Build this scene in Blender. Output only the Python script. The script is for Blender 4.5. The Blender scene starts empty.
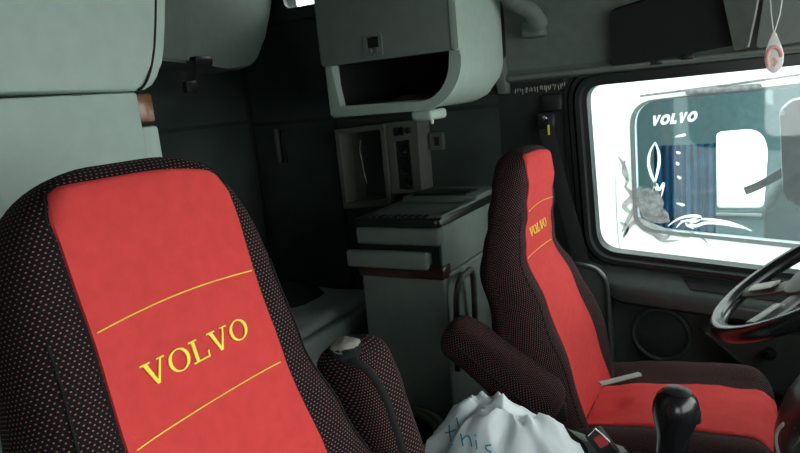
import bpy, bmesh, math, random
from mathutils import Vector, Matrix, noise
from mathutils.bvhtree import BVHTree
random.seed(7)
S = bpy.context.scene
COL = S.collection
R = math.radians

# ------------------------------------------------------------------ camera
# vehicle axes: +X forward, +Y towards the driver's door, +Z up, floor at z = 0
FPX, CX, CY = 645.0, 400.0, 226.5
YAW, PITCH, ROLL = R(30), R(11.3), R(5.4)
EYE = Vector((0, -1.04, 1.42))
_dh = Vector((-math.sin(YAW), math.cos(YAW), 0)); _up = Vector((0, 0, 1))
LOOK = math.cos(PITCH) * _dh - math.sin(PITCH) * _up
_r0 = LOOK.cross(_up).normalized(); _u0 = _r0.cross(LOOK)
RIGHT = math.cos(ROLL) * _r0 - math.sin(ROLL) * _u0
UP = math.cos(ROLL) * _u0 + math.sin(ROLL) * _r0
cam = bpy.data.objects.new('camera', bpy.data.cameras.new('camera'))
COL.objects.link(cam); S.camera = cam
cam.matrix_world = Matrix(((RIGHT.x, UP.x, -LOOK.x, EYE.x), (RIGHT.y, UP.y, -LOOK.y, EYE.y),
                           (RIGHT.z, UP.z, -LOOK.z, EYE.z), (0, 0, 0, 1)))
cam.data.sensor_width = 36; cam.data.lens = FPX * 36 / 800
cam.data.clip_start = 0.02

# ------------------------------------------------------------------ light
w = bpy.data.worlds.new('world'); S.world = w; w.use_nodes = True
bg = w.node_tree.nodes['Background']
bg.inputs[0].default_value = (0.93, 1.0, 0.98, 1); bg.inputs[1].default_value = 1.0
S.view_settings.view_transform = 'Standard'; S.view_settings.look = 'None'
S.view_settings.gamma = 1; S.view_settings.use_curve_mapping = False
S.view_settings.exposure = 2.25
def ray(x, y): return RIGHT * ((x - CX) / FPX) - UP * ((y - CY) / FPX) + LOOK
def atY(x, y, Y): v = ray(x, y); return EYE + v * ((Y - EYE.y) / v.y)
def atX(x, y, X): v = ray(x, y); return EYE + v * ((X - EYE.x) / v.x)
def atZ(x, y, Z): v = ray(x, y); return EYE + v * ((Z - EYE.z) / v.z)
def atP(x, y, p, n): v = ray(x, y); return EYE + v * ((Vector(p) - EYE).dot(n) / v.dot(n))

# ------------------------------------------------------------------ materials
def lin(c): return tuple((x / 12.92 if x <= .04045 else ((x + .055) / 1.055) ** 2.4) for x in c)
def mat(name, col, rough=.6, spec=.4, metal=0, var=.10, nscale=30, bump=0, bscale=400, coat=0):
    m = bpy.data.materials.new(name); m.use_nodes = True
    nt = m.node_tree; b = nt.nodes['Principled BSDF']
    b.inputs['Roughness'].default_value = rough; b.inputs['Metallic'].default_value = metal
    b.inputs['Specular IOR Level'].default_value = spec; b.inputs['Coat Weight'].default_value = coat
    tc = nt.nodes.new('ShaderNodeTexCoord')
    n = nt.nodes.new('ShaderNodeTexNoise'); n.inputs['Scale'].default_value = nscale; n.inputs['Detail'].default_value = 5
    nt.links.new(tc.outputs['Object'], n.inputs['Vector'])
    cr = nt.nodes.new('ShaderNodeValToRGB')
    cr.color_ramp.elements[0].position = .3; cr.color_ramp.elements[1].position = .7
    cr.color_ramp.elements[0].color = (*[c * (1 - var) for c in col], 1)
    cr.color_ramp.elements[1].color = (*[min(1, c * (1 + var)) for c in col], 1)
    nt.links.new(n.outputs['Fac'], cr.inputs['Fac']); nt.links.new(cr.outputs['Color'], b.inputs['Base Color'])
    if bump:
        n2 = nt.nodes.new('ShaderNodeTexNoise'); n2.inputs['Scale'].default_value = bscale; n2.inputs['Detail'].default_value = 3
        nt.links.new(tc.outputs['Object'], n2.inputs['Vector'])
        bp = nt.nodes.new('ShaderNodeBump'); bp.inputs['Strength'].default_value = bump; bp.inputs['Distance'].default_value = .002
        nt.links.new(n2.outputs['Fac'], bp.inputs['Height']); nt.links.new(bp.outputs['Normal'], b.inputs['Normal'])
    return m

def dotted_fabric(name, base, dot, sx=.0056, sy=.0038, rx=.0010, ry=.00065):
    m = bpy.data.materials.new(name); m.use_nodes = True
    nt = m.node_tree; L = nt.links.new; b = nt.nodes['Principled BSDF']
    b.inputs['Roughness'].default_value = .9; b.inputs['Specular IOR Level'].default_value = .15
    b.inputs['Sheen Weight'].default_value = .0
    uv = nt.nodes.new('ShaderNodeUVMap'); sp = nt.nodes.new('ShaderNodeSeparateXYZ'); L(uv.outputs[0], sp.inputs[0])
    def M(op, a, b_=None, c=None):
        n = nt.nodes.new('ShaderNodeMath'); n.operation = op
        for i, x in enumerate((a, b_, c)):
            if x is None: continue
            if isinstance(x, (int, float)): n.inputs[i].default_value = x
            else: L(x, n.inputs[i])
        return n.outputs[0]
    y = M('DIVIDE', sp.outputs[1], sy); row = M('FLOOR', y)
    x = M('ADD', M('DIVIDE', sp.outputs[0], sx), M('MULTIPLY', M('FLOORED_MODULO', row, 2.0), .5))
    fx = M('MULTIPLY', M('SUBTRACT', M('FRACT', x), .5), sx / rx)
    fy = M('MULTIPLY', M('SUBTRACT', M('FRACT', y), .5), sy / ry)
    d = M('ADD', M('MULTIPLY', fx, fx), M('MULTIPLY', fy, fy))
    mask = M('LESS_THAN', d, 1.0)
    mx = nt.nodes.new('ShaderNodeMix'); mx.data_type = 'RGBA'
    L(mask, mx.inputs[0]); mx.inputs[6].default_value = (*base, 1); mx.inputs[7].default_value = (*dot, 1)
    L(mx.outputs[2], b.inputs['Base Color'])
    bp = nt.nodes.new('ShaderNodeBump'); bp.inputs['Strength'].default_value = .5; bp.inputs['Distance'].default_value = .0006
    L(mask, bp.inputs['Height']); L(bp.outputs[0], b.inputs['Normal'])
    return m

def glass_mat(name, tint, gloss):
    m = bpy.data.materials.new(name); m.use_nodes = True; nt = m.node_tree
    for n in list(nt.nodes): nt.nodes.remove(n)
    o = nt.nodes.new('ShaderNodeOutputMaterial'); t = nt.nodes.new('ShaderNodeBsdfTransparent'); g = nt.nodes.new('ShaderNodeBsdfGlossy')
    t.inputs[0].default_value = (*tint, 1); g.inputs['Roughness'].default_value = .03
    mx = nt.nodes.new('ShaderNodeMixShader'); mx.inputs[0].default_value = gloss
    nt.links.new(t.outputs[0], mx.inputs[1]); nt.links.new(g.outputs[0], mx.inputs[2]); nt.links.new(mx.outputs[0], o.inputs[0])
    return m

def wood_mat(name, c1, c2):
    m = mat(name, c1, rough=.3, coat=.3); nt = m.node_tree
    wv = nt.nodes.new('ShaderNodeTexWave'); wv.inputs['Scale'].default_value = 6; wv.inputs['Distortion'].default_value = 9
    wv.inputs['Detail'].default_value = 4; wv.bands_direction = 'Z'
    tc = nt.nodes.new('ShaderNodeTexCoord'); nt.links.new(tc.outputs['Object'], wv.inputs[0])
    cr = nt.nodes.new('ShaderNodeValToRGB'); cr.color_ramp.elements[0].color = (*c1, 1); cr.color_ramp.elements[1].color = (*c2, 1)
    nt.links.new(wv.outputs['Fac'], cr.inputs[0]); nt.links.new(cr.outputs[0], nt.nodes['Principled BSDF'].inputs['Base Color'])
    return m

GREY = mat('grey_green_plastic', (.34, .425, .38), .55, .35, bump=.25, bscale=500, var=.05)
GREY2 = mat('mid_grey_plastic', (.15, .175, .16), .5, .4, bump=.2, bscale=500, var=.06)  # lowered tone also puts rear-cab shade into the cabinet door and carcasses
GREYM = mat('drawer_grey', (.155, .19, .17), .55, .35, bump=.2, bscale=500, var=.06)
DIMG = mat('dim_grey_frame', (.085, .09, .075), .5, .4, var=.08)
HEAD = mat('headliner_grey', (.13, .155, .14), .8, .2, bump=.3, bscale=600, var=.08)
DARKG = mat('dark_padded_fabric', (.021, .028, .025), .75, .25, bump=.4, bscale=200, var=.2, nscale=8)
BLACK = mat('black_plastic', (.012, .014, .014), .35, .5, var=.1)
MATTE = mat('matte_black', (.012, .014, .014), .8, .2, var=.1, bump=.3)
PADM = mat('padded_quilt_fabric', (.030, .043, .037), .6, .35, bump=.3, bscale=200, var=.25, nscale=6)
RUBBER = mat('black_rubber', (.016, .019, .019), .3, .5, var=.1)
DOORP = mat('charcoal_door_plastic', (.052, .066, .060), .5, .4, bump=.4, bscale=500, var=.12)
DOORG = mat('satin_door_plastic', (.055, .065, .063), .26, .6, var=.1)
GRILL = mat('speaker_mesh', (.034, .042, .039), .7, .3, bump=.8, bscale=300, var=.15)
GLOSSY = mat('glossy_black', (.010, .011, .012), .24, .5, var=.05, coat=.1)
RED = mat('red_twill', (.61, .056, .053), .85, .15, bump=.35, bscale=900, var=.06, nscale=60)
REDD = mat('red_button', (.6, .05, .05), .4)
DOT = dotted_fabric('black_dotted_fabric', (.0075, .006, .0065), (.30, .13, .13))
YEL = mat('yellow_thread', (.88, .74, .10), .7, .2, var=.1)
WOODL = wood_mat('brown_wood', (.14, .055, .025), (.21, .095, .045))
WOODR = wood_mat('dark_red_wood', (.028, .008, .006), (.065, .018, .012))
FOAM = mat('grey_foam', (.22, .205, .185), .95, .1, bump=.8, bscale=120, var=.25)
STEEL = mat('bright_metal', (.6, .6, .58), .25, .5, metal=1)
SILVER = mat('silver_plastic', (.45, .46, .42), .35, .5)
BED = mat('grey_bedding', (.48, .54, .53), .9, .1, bump=.5, bscale=60)
CLOTH = mat('black_cloth', (.015, .017, .018), .95, .1, bump=.6, bscale=60)
FLOORM = mat('dark_rubber_floor', (.03, .032, .03), .8, .3, bump=.5, bscale=150)
OLIVE = mat('olive_plastic', (.13, .125, .075), .45, .4)
BAGM = mat('white_bag_plastic', (.86, .93, .97), .30, .5, var=.02)
BAGM.node_tree.nodes['Principled BSDF'].inputs['Subsurface Weight'].default_value = .25
BAGM.node_tree.nodes['Principled BSDF'].inputs['Subsurface Radius'].default_value = (.03, .03, .03)
INK = mat('blue_marker_ink', (.02, .33, .52), .5, .3)
WHITE = mat('white_plastic', (.82, .82, .80), .4, .4, var=.03)
PINK = mat('pink_print', (.85, .42, .38), .5)
LABELM = mat('beige_label', (.35, .30, .20), .6)
PAINT = mat('white_truck_paint', (.82, .84, .83), .3, .5, var=.02)
DECALG = mat('grey_decal', (.15, .155, .16), .5, var=.45, nscale=40)
DECALB = mat('pale_grey_decal', (.27, .28, .28), .5, var=.2, nscale=25)
DECALW = mat('white_decal', (.85, .88, .88), .5, var=.03)
BLUE = mat('blue_curtain', (.04, .16, .30), .8, .2, var=.25, nscale=12)
ASPH = mat('pale_concrete', (.5, .5, .48), .9, .2, bump=.5, bscale=80)
GLASS = glass_mat('clear_glass', (.93, .96, .95), .04)
TINT = glass_mat('tinted_glass', (.80, .90, .92), .07)

# ------------------------------------------------------------------ helpers
def wmat(p):
    if p is None: return Matrix()
    return Matrix.Translation(p.location) if p.type == 'EMPTY' else Matrix()
def obj(name, verts, faces, m, parent=None, smooth=True, uv=None, kind=None, auto=40):
    me = bpy.data.meshes.new(name); me.from_pydata([tuple(v) for v in verts], [], faces)
    if uv:
        ul = me.uv_layers.new(name='UVMap')
        for lp in me.loops: ul.data[lp.index].uv = uv[lp.vertex_index] if not callable(uv) else uv(me.vertices[lp.vertex_index].co)
    return fin(name, me, m, parent, smooth, kind, auto)
def fin(name, me, m, parent=None, smooth=True, kind=None, auto=40):
    bm = bmesh.new(); bm.from_mesh(me); bmesh.ops.recalc_face_normals(bm, faces=bm.faces)
    for f in bm.faces: f.smooth = smooth
    if smooth:
        for e in bm.edges:
            if len(e.link_faces) == 2 and e.calc_face_angle(0) > R(auto): e.smooth = False
    bm.to_mesh(me); bm.free()
    me.materials.append(m)
    o = bpy.data.objects.new(name, me); COL.objects.link(o)
    if parent is not None:
        o.parent = parent; o.matrix_parent_inverse = wmat(parent).inverted()
    if kind: o['kind'] = kind
    return o
def thing(name, label, cat, loc, group=None):
    o = bpy.data.objects.new(name, None); COL.objects.link(o); o.location = loc; o.empty_display_size = .05
    return tag(o, label, cat, group)
def tag(o, label, cat, group=None):
    o['label'] = label; o['category'] = cat
    if group: o['group'] = group
    return o
def struct(o): o['kind'] = 'structure'; return o
def box(name, a, b, m, parent=None, bev=.004, seg=2, rot=None, piv=None):
    bm = bmesh.new(); bmesh.ops.create_cube(bm, size=1)
    a, b = Vector(a), Vector(b); c = (a + b) / 2; d = b - a
    for v in bm.verts: v.co = Vector((v.co.x * abs(d.x), v.co.y * abs(d.y), v.co.z * abs(d.z)))
    if bev: bmesh.ops.bevel(bm, geom=bm.edges[:], offset=min(bev, .49 * min(abs(x) for x in d)), segments=seg, profile=.5, affect='EDGES')
    if rot is not None:
        p = (Vector(piv) - c) if piv is not None else Vector()
        bm.transform(Matrix.Translation(p) @ rot.to_4x4() @ Matrix.Translation(-p))
    bm.transform(Matrix.Translation(c))
    me = bpy.data.meshes.new(name); bm.to_mesh(me); bm.free()
    return fin(name, me, m, parent)
def prism(name, poly, ax, a, b, m, parent=None, bev=0, seg=2):
    """poly: 2-D outline in the plane across axis ax ('x': (y,z), 'y': (x,z), 'z': (x,y)), extruded from a to b"""
    def P(p, t):
        return {'x': (t, p[0], p[1]), 'y': (p[0], t, p[1]), 'z': (p[0], p[1], t)}[ax]
    bm = bmesh.new()
    A = [bm.verts.new(P(p, a)) for p in poly]; B = [bm.verts.new(P(p, b)) for p in poly]
    n = len(poly)
    f1 = bm.faces.new(A); f2 = bm.faces.new(list(reversed(B)))
    for i in range(n): bm.faces.new((A[i], B[i], B[(i + 1) % n], A[(i + 1) % n]))
    if bev:
        es = list(f1.edges) + list(f2.edges)
        bmesh.ops.bevel(bm, geom=es, offset=bev, segments=seg, profile=.5, affect='EDGES')
    me = bpy.data.meshes.new(name); bm.to_mesh(me); bm.free()
    return fin(name, me, m, parent)
def rrect(x0, z0, x1, z1, r, n=6):
    """rounded rectangle outline; r = radius or four radii (x0z0, x1z0, x1z1, x0z1)"""
    rs = r if isinstance(r, (tuple, list)) else (r,) * 4
    out = []
    for (cx, cz, a0, rr) in ((x0, z0, 180, rs[0]), (x1, z0, 270, rs[1]), (x1, z1, 0, rs[2]), (x0, z1, 90, rs[3])):
        sx = 1 if cx == x0 else -1; sz = 1 if cz == z0 else -1
        if rr <= 0: out.append((cx, cz)); continue
        for k in range(n + 1):
            a = R(a0 + 90 * k / n); out.append((cx + sx * rr + rr * math.cos(a), cz + sz * rr + rr * math.sin(a)))
    return out
def roundpoly(pts, rs, n=6):
    out = []; N = len(pts)
    for i in range(N):
        p = Vector(pts[i]); a = Vector(pts[i - 1]) - p; b = Vector(pts[(i + 1) % N]) - p; r = rs[i] if isinstance(rs, (list, tuple)) else rs
        if r <= 0: out.append(tuple(p)); continue
        p0 = p + a.normalized() * r; p1 = p + b.normalized() * r
        for k in range(n + 1):
            t = k / n; q = (1 - t) ** 2 * p0 + 2 * t * (1 - t) * p + t * t * p1; out.append(tuple(q))
    return out
def ringplate(name, outer, inner, ax, a, b, m, parent=None):
    """plate with a hole; outer and inner outlines are resampled by angle about the hole's centre"""
    c = Vector((sum(p[0] for p in inner) / len(inner), sum(p[1] for p in inner) / len(inner)))
    def hit(poly, ang):
        d = Vector((math.cos(ang), math.sin(ang))); best = None
        for i in range(len(poly)):
            p = Vector(poly[i]) - c; q = Vector(poly[(i + 1) % len(poly)]) - c; e = q - p
            den = d.x * e.y - d.y * e.x
            if abs(den) < 1e-12: continue
            t = (p.x * e.y - p.y * e.x) / den; s = (p.x * d.y - p.y * d.x) / den
            if t > 0 and -1e-6 <= s <= 1 + 1e-6 and (best is None or t > best): best = t
        return c + d * best
    angs = set(round(2 * math.pi * k / 72 - math.pi, 5) for k in range(72))
    for p in list(outer) + list(inner): angs.add(round(math.atan2(p[1] - c.y, p[0] - c.x), 5))
    angs = sorted(angs); n = len(angs)
    O = [hit(outer, t) for t in angs]; I = [hit(inner, t) for t in angs]
    def P(p, t): return {'x': (t, p[0], p[1]), 'y': (p[0], t, p[1]), 'z': (p[0], p[1], t)}[ax]
    V = [P(p, a) for p in O] + [P(p, a) for p in I] + [P(p, b) for p in O] + [P(p, b) for p in I]
    F = []
    for i in range(n):
        j = (i + 1) % n
        F += [(i, j, n + j, n + i), (2 * n + i, 3 * n + i, 3 * n + j, 2 * n + j), (i, 2 * n + i, 2 * n + j, j), (n + i, n + j, 3 * n + j, 3 * n + i)]
    return obj(name, V, F, m, parent)
def sm(pts, k=6, closed=False):
    """Catmull-Rom through points"""
    P = [Vector(p) for p in pts]; out = []; N = len(P)
    for i in range(N if closed else N - 1):
        g = (lambda j: P[j % N]) if closed else (lambda j: P[max(0, min(N - 1, j))])
        a, b, c, d = g(i - 1), g(i), g(i + 1), g(i + 2)
        for q in range(k):
            t = q / k
            out.append(.5 * (2 * b + (c - a) * t + (2 * a - 5 * b + 4 * c - d) * t * t + (3 * b - a - 3 * c + d) * t ** 3))
    if not closed: out.append(P[-1])
    return out
def tube(name, pts, r, m, parent=None, sides=8, closed=False, flat=None):
    P = [Vector(p) for p in pts]; n = len(P); V = []; F = []; nrm = None
    for i in range(n):
        t = ((P[(i + 1) % n] - P[i - 1]) if closed else (P[min(n - 1, i + 1)] - P[max(0, i - 1)])).normalized()
        if nrm is None:
            nrm = flat.copy() if flat is not None else (Vector((0, 0, 1)) if abs(t.z) < .9 else Vector((1, 0, 0)))
        if flat is not None: nrm = flat.copy()
        nrm = (nrm - t * nrm.dot(t)).normalized(); bi = t.cross(nrm)
        rr = r(i / (n - 1)) if callable(r) else r
        ra, rb = rr if isinstance(rr, tuple) else (rr, rr)
        for k in range(sides):
            a = 2 * math.pi * k / sides; V.append(P[i] + nrm * (ra * math.cos(a)) + bi * (rb * math.sin(a)))
    for i in range(n if closed else n - 1):
        for k in range(sides):
            j = (i + 1) % n; F.append((i * sides + k, i * sides + (k + 1) % sides, j * sides + (k + 1) % sides, j * sides + k))
    if not closed: F += [tuple(range(sides)), tuple((n - 1) * sides + k for k in reversed(range(sides)))]
    return obj(name, V, F, m, parent)
def lathe(name, prof, c, m, parent=None, n=32, axis=Vector((0, 0, 1)), closed=False):
    q = axis.to_track_quat('Z', 'Y').to_matrix(); V = []; F = []; c = Vector(c)
    for r, z in prof:
        for k in range(n):
            a = 2 * math.pi * k / n; V.append(c + q @ Vector((r * math.cos(a), r * math.sin(a), z)))
    m_ = len(prof)
    for i in range(m_ if closed else m_ - 1):
        for k in range(n):
            j = (i + 1) % m_; F.append((i * n + k, i * n + (k + 1) % n, j * n + (k + 1) % n, j * n + k))
    if not closed:
        F.append(tuple(range(n))); F.append(tuple((m_ - 1) * n + k for k in range(n)))
    return obj(name, V, F, m, parent)
def interp(tab, x):
    """smooth piecewise interpolation"""
    if x <= tab[0][0]: return tab[0][1]
    for (a, fa), (b, fb) in zip(tab, tab[1:]):
        if x <= b:
            t = (x - a) / (b - a); t = t * t * (3 - 2 * t); return fa + (fb - fa) * t
    return tab[-1][1]
def loft(name, front, back, U, Vv, m, parent):
    """closed body between a front and a back surface that meet at the ends of U"""
    V = []; F = []; uv = []
    loopn = 2 * len(U) - 2
    for v in Vv:
        loop = [front(u, v) for u in U] + [back(u, v) for u in reversed(U[1:-1])]
        s = 0; mid = len(U) // 2; acc = [0]
        for a, b in zip(loop, loop[1:]): s += (Vector(b) - Vector(a)).length; acc.append(s)
        for i, p in enumerate(loop): V.append(p); uv.append((acc[i] - acc[mid], v))
    for i in range(len(Vv) - 1):
        for k in range(loopn):
            kk = (k + 1) % loopn; F.append((i * loopn + k, i * loopn + kk, (i + 1) * loopn + kk, (i + 1) * loopn + k))
    F.append(tuple(range(loopn))); F.append(tuple((len(Vv) - 1) * loopn + k for k in range(loopn)))
    return obj(name, V, F, m, parent, uv=uv, auto=75)
def skin(name, f, hw, Vv, m, parent, nu=16, lift=.004, sink=.004):
    """thin panel that lies on surface f; hw(v) is its half width"""
    V = []; F = []; n = nu + 1
    for i, v in enumerate(Vv):
        for k in range(n):
            t = -1 + 2 * k / nu if k in (0, nu) else (-1 + 2 * (k - 1) / (nu - 2)) * .985
            edge = i in (0, len(Vv) - 1) or k in (0, nu)
            V.append(f(t * hw(v), v, -sink if edge else lift))
    for i in range(len(Vv) - 1):
        for k in range(nu): F.append((i * n + k, i * n + k + 1, (i + 1) * n + k + 1, (i + 1) * n + k))
    return obj(name, V, F, m, parent, auto=80)

# flat letters, unit cap height: lists of polygons
def L_O(w_, tx, ty, n=28):
    P = []
    for k in range(n):
        a0, a1 = 2 * math.pi * k / n, 2 * math.pi * (k + 1) / n
        o = lambda a: (w_ / 2 + w_ / 2 * math.cos(a), .5 + .5 * math.sin(a))
        i = lambda a: (w_ / 2 + (w_ / 2 - tx) * math.cos(a), .5 + (.5 - ty) * math.sin(a))
        P.append([o(a0), o(a1), i(a1), i(a0)])
    return P
def L_V(w_, t1, t2, serif):
    P = [[(.1, 1), (.1 + t1, 1), (w_ / 2 + t1 * .45, 0), (w_ / 2 - t1 * .25, 0)], [(w_ - .1 - t2, 1), (w_ - .1, 1), (w_ / 2 + t1 * .4, 0), (w_ / 2 + t1 * .05, .12)]]
    if serif: P += [[(-.02, .93), (.1 + t1 + .16, .93), (.1 + t1 + .16, 1), (-.02, 1)], [(w_ - .1 - t2 - .16, .93), (w_ + .04, .93), (w_ + .04, 1), (w_ - .1 - t2 - .16, 1)]]
    return P
def L_L(w_, t1, t2, serif):
    P = [[(.1, 0), (.1 + t1, 0), (.1 + t1, 1), (.1, 1)], [(.1 + t1, 0), (w_, 0), (w_, t2), (.1 + t1, t2)]]
    if serif: P += [[(-.04, 0), (.1, 0), (.1, .07), (-.04, .07)], [(-.04, .93), (.1 + t1 + .14, .93), (.1 + t1 + .14, 1), (-.04, 1)], [(w_ - .07, t2), (w_, t2), (w_ + .03, .34), (w_ - .05, .30)]]
    return P
def wordmark(kind):
    if kind == 'serif': V_, O_, L_ = L_V(1.12, .20, .08, 1), L_O(1.08, .16, .06), L_L(.86, .17, .07, 1); ws = [1.12, 1.08, .86, 1.12, 1.08]; gap = .13
    else: V_, O_, L_ = L_V(1.35, .42, .36, 0), L_O(1.35, .38, .26), L_L(1.0, .40, .30, 0); ws = [1.35, 1.35, 1.0, 1.35, 1.35]; gap = .06
    out = []; x = 0
    for g, ww in zip((V_, O_, L_, V_, O_), ws):
        out.append([[(px + x, py) for px, py in poly] for poly in g]); x += ww + gap
    tot = x - gap
    return [[[(px - tot / 2, py - .5) for px, py in poly] for poly in g] for g in out], tot
def letters(kind, width, cap, put, m, parent, thick):
    gl, tot = wordmark(kind); k = width / tot
    for g in gl:
        V = []; F = []
        for poly in g:
            n = len(poly); b = len(V)
            V += [put(px * k, py * cap, thick) for px, py in poly] + [put(px * k, py * cap, 0) for px, py in poly]
            F.append(tuple(range(b, b + n))); F += [(b + i, b + n + i, b + n + (i + 1) % n, b + (i + 1) % n) for i in range(n)]
        obj('letter', V, F, m, parent, smooth=False)

# ================================================================== SETTING
W = 1.05
floor = struct(box('floor', (-1.95, -1.32, -.06), (.85, 1.1, 0), FLOORM, bev=0))
ceil_ = struct(box('ceiling', (-1.95, -1.32, 2.15), (.85, 1.1, 2.21), HEAD, bev=0))
wrear = struct(box('wall_rear', (-1.95, -1.1, 0), (-1.88, 1.1, 2.15), DARKG, bev=0))
wpass = struct(box('wall_passenger', (-1.95, -1.11, 0), (-.62, -W, 2.15), DARKG, bev=0))
struct(ringplate('light_block_door', [(-.66, 0), (.86, 0), (.86, 2.15), (-.66, 2.15)], rrect(.0, .98, .5, 1.42, .06), 'y', -1.32, -1.26, DOORP))  # unseen closed door with small window, added to cut light on the cabinets
struct(box('trim_3', (-.68, -1.32, 0), (-.62, -W, 2.15), DOORP, bev=0))
struct(box('wall_front', (.80, -1.32, 0), (.86, 1.1, .95), DOORP, bev=0))
struct(box('wall_front_header', (.62, -1.32, 1.72), (.86, 1.1, 2.15), HEAD, bev=0))
# driver-side sleeper wall with its small window
swin = rrect(-1.615, 1.79, -1.25, 2.06, .03)
wdrv = struct(ringplate('wall_driver', [(-1.88, .95), (-.56, .95), (-.56, 2.15), (-1.88, 2.15)], swin, 'y', W, 1.11, DARKG))
struct(box('wall_driver_lower', (-1.88, W, 0), (-.56, 1.11, .95), DARKG, bev=0))
struct(box('wall_driver_header', (-.56, W, 1.46), (.85, 1.11, 2.15), DARKG, bev=0))
w2 = struct(prism('window_2', rrect(-1.63, 1.775, -1.235, 2.075, .035), 'y', 1.085, 1.09, GLASS))
ringplate('window_frame', rrect(-1.66, 1.745, -1.2, 2.10, .05), swin, 'y', 1.03, 1.055, BLACK, w2)

# padded panels of the rear and side walls, each a slightly domed slab
def pad(name, x0, x1, z0, z1, put, parent, dome=.05, nx=14, nz=10, seed=0):
    V = []; F = []
    for j in range(nz + 1):
        for i in range(nx + 1):
            s, t = i / nx, j / nz
            e = (1 - (2 * s - 1) ** 8) * (1 - (2 * t - 1) ** 8)
            fac = noise.voronoi(Vector((s * (x1 - x0) * 3.2 + seed, t * (z1 - z0) * 3.2, seed)))[0]
            h = dome * e * (.65 + .5 * (fac[1] - fac[0]))
            V.append(put(x0 + (x1 - x0) * s, z0 + (z1 - z0) * t, max(h, 0) if e > 0 else 0))
    for j in range(nz):
        for i in range(nx):
            a = j * (nx + 1) + i; F.append((a, a + 1, a + nx + 2, a + nx + 1))
    return obj(name, V, F, PADM, parent, auto=20)
for (a, b, c, d) in ((-.98, -.02, .60, 1.37), (0, 1.03, .60, 1.37), (-.98, -.02, 1.385, 2.12), (0, 1.03, 1.385, 2.12)):
    pad('padded_panel', a, b, c, d, lambda y, z, h: (-1.878 + h, y, z), wrear, seed=a * 3 + c, nx=26, nz=20)
for (a, b, c, d) in ((-1.86, -1.18, 1.37, 1.74), (-1.86, -1.46, .66, 1.355), (-1.44, -.78, .66, 1.355), (-1.16, -.78, 1.37, 2.1)):
    pad('padded_panel', a, b, c, d, lambda x, z, h: (x, W - .002 - h, z), wdrv, dome=.012, seed=a * 3 + c, nx=18, nz=14)
box('wall_slot_trim', (-1.745, 1.022, 1.20), (-1.725, 1.045, 1.34), DIMG, wdrv, bev=.006)
box('wall_slot_trim', (-1.715, 1.026, 1.20), (-1.70, 1.045, 1.34), BLACK, wdrv, bev=.004)
sw = thing('wall_switch', 'small dark rectangular switch plate on side wall between upper cabinet and drawer unit', 'switch', (-1.01, 1.035, 1.23))
ringplate('plate', rrect(-1.035, 1.225, -.985, 1.285, .006), rrect(-1.022, 1.238, -.998, 1.272, .003), 'y', 1.018, 1.038, DIMG, sw)
box('rocker', (-1.021, 1.024, 1.239), (-.999, 1.037, 1.271), BLACK, sw, bev=.003)

# ------------------------------------------------------------------ driver's door
win = roundpoly([(-.478, .862), (.36, .785), (.47, 1.418), (-.500, 1.408)], [.075, .06, .06, .06], 8)
def grow(poly, d):
    c = Vector((-.03, 1.12)); out = []
    n = len(poly)
    for i in range(n):
        a, b = Vector(poly[i - 1]), Vector(poly[(i + 1) % n]); t = (b - a).normalized(); nn = Vector((t.y, -t.x))
        out.append(tuple(Vector(poly[i]) + nn * d))
    return out
door = struct(ringplate('door_1', [(-.56, .0), (.80, .0), (.80, 1.47), (-.56, 1.47)], grow(win, .004), 'y', W, 1.11, DOORP))
for k, (d0, d1, y0) in enumerate(((.050, .060, 1.036), (.030, .042, 1.026), (.006, .020, 1.014))):
    ringplate('rubber_seal', grow(win, d1), grow(win, d0), 'y', y0, W + .005, RUBBER, door)
ringplate('window_reveal', grow(win, .006), grow(win, -.010), 'y', 1.045, 1.10, RUBBER, door)
struct(prism('window_1', grow(win, -.004), 'y', 1.076, 1.080, GLASS))
# ledge under the window and lower panels
def zt(x): return .838 - .090 * (x + .46)
def sill():
    V = []; F = []; st = [(-.462, .2), (-.455, .55), (-.43, .85), (-.39, 1), (-.2, 1), (0, 1), (.2, 1), (.42, 1)]
    for x, k in st:
        z = zt(x); d = [(1.049, 0), (1.038, .001), (.972, -.046), (.960, -.056), (.955, -.070), (.957, -.098), (.975, -.112), (1.049, -.115)]
        V += [(x, 1.049 - (1.049 - y) * k, z + dz * k) for y, dz in d]
    for i in range(len(st) - 1):
        for k in range(8): F.append((i * 8 + k, i * 8 + (k + 1) % 8, (i + 1) * 8 + (k + 1) % 8, (i + 1) * 8 + k))
    F += [tuple(range(8)), tuple(56 + k for k in range(8))]
    return obj('sill_ledge', V, F, DOORG, door, auto=35)
sill()
def onsill(x, f, up=.001): return Vector((x, 1.038 - .066 * f - .58 * up, zt(x) - .045 * f + .81 * up))
def slabq(name, corners, t, m, parent):
    n = (corners[1] - corners[0]).cross(corners[3] - corners[0]).normalized()
    if n.z < 0: n = -n
    V = corners + [c + n * t for c in corners]
    return obj(name, V, [(0, 1, 2, 3), (7, 6, 5, 4), (0, 4, 5, 1), (1, 5, 6, 2), (2, 6, 7, 3), (3, 7, 4, 0)], m, parent, smooth=False)
slabq('sill_recess', [onsill(-.215, .25), onsill(.08, .25), onsill(.08, .85), onsill(-.185, .85)], .002, MATTE, door)
slabq('pull_handle', [onsill(-.225, .10), onsill(.08, .10), onsill(.08, .24), onsill(-.225, .24)], .005, DOORG, door)
prism('armrest_panel', roundpoly([(-.17, .66), (.5, .66), (.5, .45), (.05, .46), (-.10, .60)], [.03, .01, .05, .08, .05], 5), 'y', .985, W, DOORP, door, bev=.012, seg=3)
prism('rear_edge_panel', roundpoly([(-.555, .30), (-.42, .30), (-.425, .83), (-.555, .85)], [.02, .02, .075, .01], 8), 'y', .965, W, DOORP, door, bev=.014, seg=3)
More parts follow.
